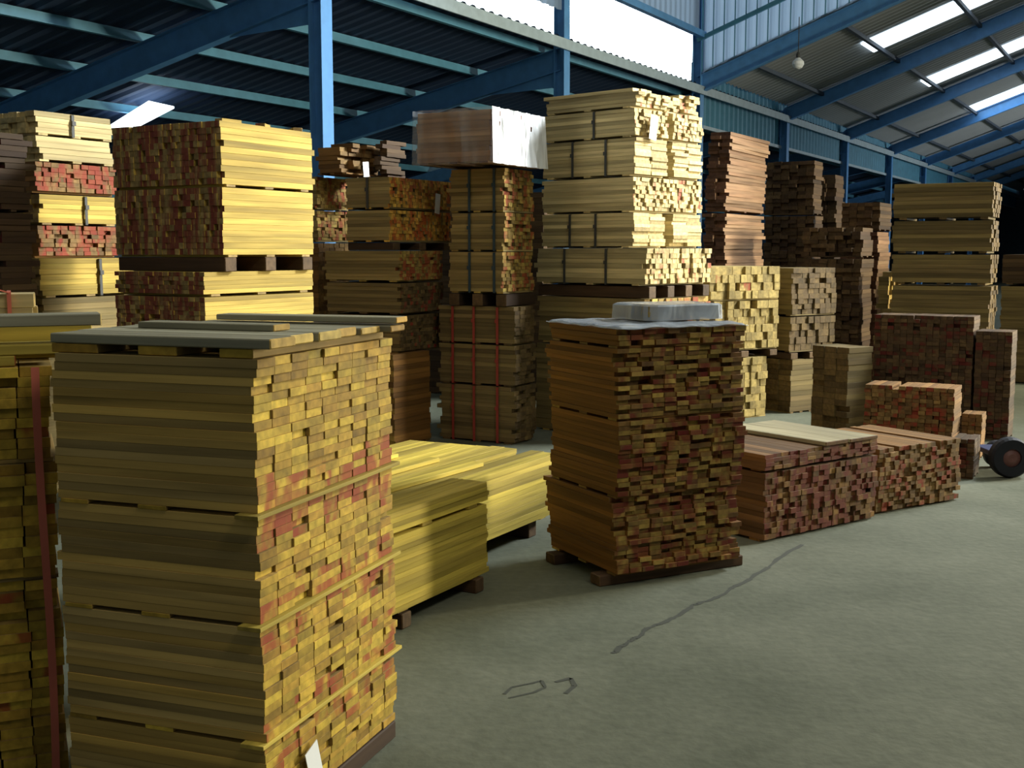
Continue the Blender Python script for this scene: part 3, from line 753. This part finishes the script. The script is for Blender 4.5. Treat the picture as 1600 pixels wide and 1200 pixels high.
for k in range(3):
    for i in range(n_): b.f.append((k*n_+i, k*n_+(i+1) % n_, (k+1)*n_+(i+1) % n_, (k+1)*n_+i)); b.mi.append(0)
b.f.append(tuple(range(3*n_, 4*n_))); b.mi.append(0)
o = b.build('plastic_wrap', M_SHEET, wp); o['label'] = 'grey shiny plastic wrapping'

# ---- low yellow stacks left of the sheeted stack (long sides toward the aisle)
def long_low(right, gy, back_len, width, zb=.07):
    P = at_z(right[0], gy, zb); u = vpdir(1845); v = Vector((-u.y, u.x, 0)); C = Vector((P.x, P.y, 0)) - u*back_len
    return C, u, v, P
C, u, v, P = long_low((764, 0), 893, 1.45, .2)
def ztop(P, py): return at_y(764, py, P.y).z
z1 = at_y(764, 752, P.y).z; zm = at_y(764, 782, P.y).z
pack('lower pack of the near low yellow stack, shadow edge across its side', C, u, v, 1.45, .20, .07, zm-.012, 'u', .07, .024, W_YEL, jit=.012, bear=.004)
pack('thin upper pack of the near low yellow stack', C, u, v, 1.45, .20, zm-.01, z1, 'u', .07, .024, W_YEL, jit=.012, bear=.014, nskid=4)
skids('short floor bearer under the near low yellow stack', C, u, v, 1.45, .20, 0, .069, along='v', n=3, out=.02, wd=.07, grp='floor bearers of the near low yellow stack')
P2 = at_z(857, 812, .10); C = Vector((P2.x, P2.y, 0)) - u*1.75 + v*.04
z2 = at_y(857, 716, P2.y).z
pack('wide low yellow stack behind the near one, beside the sheeted stack', C, u, v, 1.95, 1.0, .10, z2, 'u', .09, .028, W_YEL, jit=.02, bear=.004, top_ragged=.06)
skids('dark floor bearer under the wide low yellow stack', C+u*.1, u, v, 1.75, 1.0, 0, .099, along='v', n=3, out=-.04, wd=.09, grp='floor bearers of the wide yellow stack')
for k in range(3):
    Q0 = C + u*(.8+.1*k) + v*(.2+.26*k); b = MB(); b.box((0, 0, .012), (1.1-.2*k, .07, .022), None, .002); o = b.build('loose_board', W_YEL[0])
    o.location = (Q0.x, Q0.y, z2+.001); o.rotation_euler = (0, 0, math.atan2(u.y, u.x)+.04*(k-1))
    tag(o, ('loose yellow board along the aisle edge on the wide yellow stack', 'loose yellow board in the middle of the wide yellow stack top', 'loose yellow board at the back of the wide yellow stack top')[k], 'board', 'loose boards on the wide yellow stack')

# ---------------------------------------------------------------- front stack: every board a thing of its own
u = vpdir(1462); v = Vector((-u.y, u.x, 0))
FZ = 1.325
Pc = at_z(398, 562, FZ); C = Vector((Pc.x, Pc.y, 0)); C -= Vector((0, 0, 0))
lu = reach(C, u, 612, FZ); lv = reach(C, v, 82, FZ)
NC, NR = 9, 52
LATH = {17: 0, 34: 0, 45: 0}                             # courses (from the top) that sit on a lath
cw = lu/NC; rows = []
bt = .0236; lath = .012
z = FZ; lvls = []
for r in range(NR):
    z -= bt; lvls.append(z+bt/2)
    if r in (16, 27+1, 41): z -= lath; rows.append((r, z+lath/2))
zbot = z
def ordn(n):
    return ORD[n]
me = {}
for q in range(3):
    for k in (0, 1):
        b = MB(); b.box((0, 0, 0), (lv, cw*.98, bt*.99), None, .0008)
        for vv in b.v:                                   # slight crook of each board
            vv.y += .0003*q*math.sin(vv.x*5); pass
        me[q, k] = b.mesh('board', W_FRONT[k])
drift = []; x_ = 0; w_ = 0
for r in range(NR):
    x_ = x_*.85+random.uniform(-.006, .006); w_ += (-.0011 if r < 8 else (.0 if r < 20 else (.0006 if r > 34 else -.0002))); drift.append((x_, 0))
cells = []
for c in range(NC):
    for r in range(NR):
        cost = r*1.0 + (c*4.2 if c else -100)
        cells.append((cost, c, r))
cells.sort(); chosen = set((c, r) for _, c, r in cells[:292])
rest = MB(); ang = math.atan2(v.y, v.x); Xv, Yv = v, Vector((-v.y, v.x, 0))
Rz = Matrix.Rotation(ang, 3, 'Z')
colj = [random.uniform(-.0004, .0004) for _ in range(NC)]
sides = ['pale', 'yellow', 'golden']
for c in range(NC):
    for r in range(NR):
        near = min(abs(r-16.5), abs(r-28.5), abs(r-41.5))
        pr = .75 if near < 3 else (.35 if near < 4.5 else .03)
        if r < 13: pr = 0
        k = 1 if random.random() < pr else 0
        dx = random.uniform(-.004, .004) + (random.uniform(.006, .02) if random.random() < .05 else 0) + drift[r][0]
        dy = random.uniform(-.0007, .0007) + drift[r][0]*.4
        O = C + u*((c+.5)*cw+dy+colj[c]) + v*(lv/2+dx)
        if (c, r) in chosen:
            o = bpy.data.objects.new('board', me[random.randrange(3), k]); COL.objects.link(o)
            o.location = (O.x, O.y, lvls[r]); o.rotation_euler = (0, 0, ang)
            where = 'near corner column' if c == 0 else ORD[c+1] + ' column from the near corner'
            tag(o, '%s board, front stack: %s course from the top, %s' % ('red-marked yellow' if k else 'yellow', ordn(r+1), where), 'board', 'boards of the front stack')
        else:
            M = Matrix.Rotation(0, 3, 'Z')
            loc = Vector((dx, 0, 0))
            # keep local X as the board direction
            dlt = O - C; rest.box((dlt.dot(v), dlt.dot(-u), lvls[r]), (lv, cw*.98, bt*.99), None, .0008, k)
o = rest.build('stacked_boards', list(W_FRONT)); o.location = C; o.rotation_euler = (0, 0, ang)
tag(o, 'remaining lower and farther boards of the front stack', 'boards', None, 'stuff')
for i, (r, zl) in enumerate(rows):
    for k in range(3):
        f = (.035, .52, .92)[k]
        Q = C + v*(lv*f) + u*(lu/2)
        b = MB(); b.box((0, 0, 0), (lu+(.05 if k == 0 else 0), .07 if k == 0 else .09, lath*.96), None, .001)
        o = b.build('lath', W_YEL[0] if k == 0 else W_FRONT[0]); o.location = (Q.x, Q.y, zl); o.rotation_euler = (0, 0, math.atan2(u.y, u.x))
        tag(o, '%s lath %s' % (('upper', 'middle', 'lower')[i], ('running along the board ends of the front stack', 'across the middle of the front stack', 'across the hidden end of the front stack')[k]), 'lath', 'laths between courses of the front stack')
# blocks and bearers that carry it
skids('floor bearer carrying the front stack', C, u, v, lu, lv, 0, zbot-.001, along='u', n=3, out=0, wd=.1, grp='floor bearers of the front stack')
# cross boards and wide planks on its top
zt = FZ
for k, (f, wd) in enumerate(((.06, .10), (.44, .12), (.86, .15))):
    Q = C + v*(lv*f+.02) + u*(lu/2-.02); b = MB(); b.box((0, 0, .0125), (lu*.94, wd, .024), None, .002)
    o = b.build('spacer_board', W_FRONT[0]); o.location = (Q.x, Q.y, zt+.001); o.rotation_euler = (0, 0, math.atan2(u.y, u.x))
    tag(o, ('spacer board at the near end on top of the front stack', 'spacer board in the middle under the top planks of the front stack', 'spacer board at the left end under the top planks')[k], 'board', 'spacer boards on the front stack')
tp = [(.00, .155, -.02, 0), (.165, .15, .0, .0), (.33, .16, -.01, 0), (.50, .15, .01, 0), (.66, .16, .0, 0), (.83, .13, -.03, 0)]
for k, (f, wd, dx, _) in enumerate(tp):
    wdm = lu*wd; Q = C + u*(lu*f+wdm/2) + v*(lv/2+dx-.0); h = .026 if k < 4 else .02
    b = MB(); b.box((0, 0, h/2), (lv+.06, wdm, h), None, .003); o = b.build('wide_plank', W_PLANKTOP)
    o.location = (Q.x, Q.y, zt+.027); o.rotation_euler = (0, 0, ang+.006*(k-2))
    tag(o, 'wide grey planed plank on top of the front stack, %s from the near edge' % ordn(k+1), 'plank', 'wide planks on the front stack')
for k, (f, off) in enumerate(((.36, .05), (.90, -.02))):
    Q = C + u*(lu*f) + v*(lv*.42+off); b = MB(); b.box((0, 0, .009), (lv*(.72 if k == 0 else 1.0), .085, .018), None, .002); o = b.build('loose_plank', W_PLANKTOP)
    o.location = (Q.x, Q.y, zt+.054); o.rotation_euler = (0, 0, ang-.02+.05*k)
    tag(o, ('narrow plank lying loose on the wide planks of the front stack', 'loose plank at the far edge on top of the front stack')[k], 'plank', 'loose planks on the front stack')
Pp = at_z(478, 1180, .42); Pq = C + u*reach(C, u, 478, .35) - v*.022
paper('white paper near the foot of the front stack ends', Vector((Pq.x, Pq.y, at_y(478, 1192, Pq.y).z)), -v, .07, .11, .3)

# ---------------------------------------------------------------- left-edge stack with the pink strap
R = at_y(77, 560, 3.42); u0 = vpdir(5200); v0 = Vector((-u0.y, u0.x, 0))
Z0 = at_y(72, 572, 3.42).z; L0 = 1.0
C0 = Vector((R.x, R.y, 0)) - u0*L0
zl = [Z0, at_y(72, 722, 3.42).z, at_y(72, 905, 3.42).z, 0]
for i in range(3):
    lb = ('top', 'middle', 'bottom')[i]
    t = pack('%s pack of the strapped stack at the left edge beside the front stack' % lb, C0, u0, v0, L0, .6, zl[i+1]+(.0 if i < 2 else 0), zl[i]-.001, 'v', .088, .03, W_FRONT, paint=.12, jit=.01, lat=.006, bear=.012, group='packs of the left edge stack', maxpart=100)
# pink strap: one band round the whole stack
def band(P, nrm, z0, z1, wd, mat, name, label, back):
    b = MB(); X = Vector((0, 0, 1)).cross(nrm).normalized(); n = 14
    M = Matrix((X, nrm, Vector((0, 0, 1)))).transposed()
    pts = []
    for i in range(n+1):
        z = z0+(z1-z0)*i/n; pts.append(P + nrm*(.018+.003*math.sin(i*1.1)) + X*(.006*math.sin(i*.35+.4)) + Vector((0, 0, z)))
    for p, q in zip(pts, pts[1:]): b.bar(p, q, .004 if abs(q.z-p.z) > abs((q-p).dot(nrm)) else wd, wd if abs(q.z-p.z) > abs((q-p).dot(nrm)) else .004, up=X if abs(q.z-p.z) > abs((q-p).dot(nrm)) else (0, 0, 1))
    o = b.build(name, mat); return tag(o, label, 'strap')
Pk = C0 + u0*(L0-.035) - v0*.004
band(Pk, -v0, .03, Z0, .022, M_PINK, 'pink_strap', 'pink plastic strap down the face of the left edge stack', .58)
# bundle and wide planks on top
zb = Z0
for k, (f, wd) in enumerate(((.30, .3), (.62, .18))):
    pass
Cb = C0 + u0*.38 + v0*.30
t = pack('small pale bundle tied with pink string on top of the left edge stack', Cb, u0, v0, .60, .16, zb+.114, zb+.20, 'u', .08, .04, W_CREAM, jit=.01, bear=.0, group='tied bundles')
b = MB()
for zz in (.0, .09): b.box((.22, 0, zz), (.012, .18, .004))
for yy in (-.092, .092): b.box((.22, yy, .045), (.012, .004, .092))
b.bar((.22, -.09, .09), (.12, -.12, .125), .012, .004); b.build('string', M_PINK, t)
def plank(label, O, X, L_, W_, H_, z, mat, name='wide_plank', group='planks on the left edge stack', tilt=0.0):
    b = MB(); b.box((0, 0, H_/2), (L_, W_, H_), None, .003); o = b.build(name, mat); o.location = (O.x, O.y, z); o.rotation_euler = (0, tilt, math.atan2(X.y, X.x))
    return tag(o, label, 'plank', group)
plank('long grey plank jutting right on top of the left edge stack', C0+u0*.62+v0*.10, u0, 1.06, .13, .034, zb+.113, W_PLANKTOP, tilt=.0)
for k in range(2):
    Q = C0+u0*(.30+.50*k)+v0*.13; b = MB(); b.box((0, 0, .0245), (.10, .18, .049), None, .003); o = b.build('spacer_block', W_SKID); o.location = (Q.x, Q.y, zb+.063)
    o.rotation_euler = (0, 0, math.atan2(u0.y, u0.x)); tag(o, ('spacer block under the jutting grey plank, far from the pink strap', 'spacer block under the jutting grey plank, close to the pink strap')[k], 'block', 'spacer blocks on the left edge stack')
plank('yellow plank under the jutting grey one, poking out over the front stack corner', C0+u0*.56+v0*.10, u0, 1.0, .15, .030, zb+.032, W_YEL[0])
plank('second plank beneath the jutting grey one, left edge stack', C0+u0*.45+v0*.10, u0, .92, .16, .030, zb+.001, W_YEL[1])
plank('rear plank on the left edge stack behind the jutting one', C0+u0*.60+v0*.34, u0, 1.15, .14, .028, zb+.001, W_YEL[0])
plank('upper rear plank on the left edge stack carrying the tied bundle', C0+u0*.66+v0*.36, u0, .95, .22, .080, zb+.032, W_YEL[0])

# ---------------------------------------------------------------- hand cart with round wheel at the right edge
P = at_z(1572, 746, 0)
t = empty('hand_cart', P, Vector((1, 0, 0)), 'dark hand cart with a thick round wheel beside the far right stacks', 'cart')
b = MB(); b.box((.06, .2, .16), (.30, .34, .035), None, .004); b.build('cart_bed', M_NAVY, t)
def wheel(loc, r, wd):
    mb = lathe([(r*.45, -wd/2), (r*.9, -wd/2), (r, -wd*.3), (r, wd*.3), (r*.9, wd/2), (r*.45, wd/2), (r*.45, -wd/2)], 28)
    for q in mb.v: q.y, q.z = -q.z, q.y
    for q in mb.v: q += Vector(loc)
    o = mb.build('wheel', M_TYRE, t)
    h = lathe([(.001, -wd*.45), (r*.2, -wd*.5), (r*.46, -wd*.3), (r*.46, wd*.3), (.001, wd*.4)], 24)
    for q in h.v: q.y, q.z = q.z, q.y
    for q in h.v: q += Vector(loc)
    h.build('hub', M_HUB, o)
wheel((.02, 0, .145), .145, .09); wheel((.10, .42, .10), .10, .06)
b = MB(); b.bar((.2, .2, .17), (.45, .3, .45), .03, .03); b.build('handle', M_NAVY, t)

# ---------------------------------------------------------------- marks on the floor: crack and skid stains
M_STAIN = plain('dark_stain', (.055, .06, .045), .8)
def blob(points, wd, label, name='floor_crack'):
    b = MB(); n = 0
    for i in range(len(points)-1):
        p, q = points[i], points[i+1]; d = (q-p).normalized(); s_ = Vector((-d.y, d.x, 0)); w0, w1 = wd*random.uniform(.4, 1), wd*random.uniform(.4, 1)
        b.quad(p-s_*w0, q-s_*w1, q+s_*w1, p+s_*w0)
    for q in b.v: q.z = .0015
    return tag(b.build(name, M_STAIN), label, 'floor crack', None, None)
pix = [(955, 1022), (975, 1008), (993, 998), (1010, 985), (1030, 975), (1062, 960), (1085, 946), (1112, 938), (1150, 915), (1190, 893), (1225, 868), (1262, 846)]
pts = []
for (x0, y0), (x1, y1) in zip(pix, pix[1:]):
    for q in range(4): pts.append(at_z(x0+(x1-x0)*q/4+random.uniform(-3, 3), y0+(y1-y0)*q/4+random.uniform(-1.5, 1.5), 0))
blob(pts, .016, 'dark crack in the concrete running toward the low red-ended stack')
pix = [(788, 1085), (800, 1074), (830, 1068), (846, 1064), (852, 1074), (835, 1082), (795, 1091)]
blob([at_z(x, y, 0) for x, y in pix], .008, 'looping dark scuff on the bare floor before the near yellow stack', 'floor_scuff')
pix = [(868, 1066), (892, 1060), (898, 1072), (884, 1084)]
blob([at_z(x, y, 0) for x, y in pix], .012, 'short dark scuff beside the looping floor mark', 'floor_scuff')
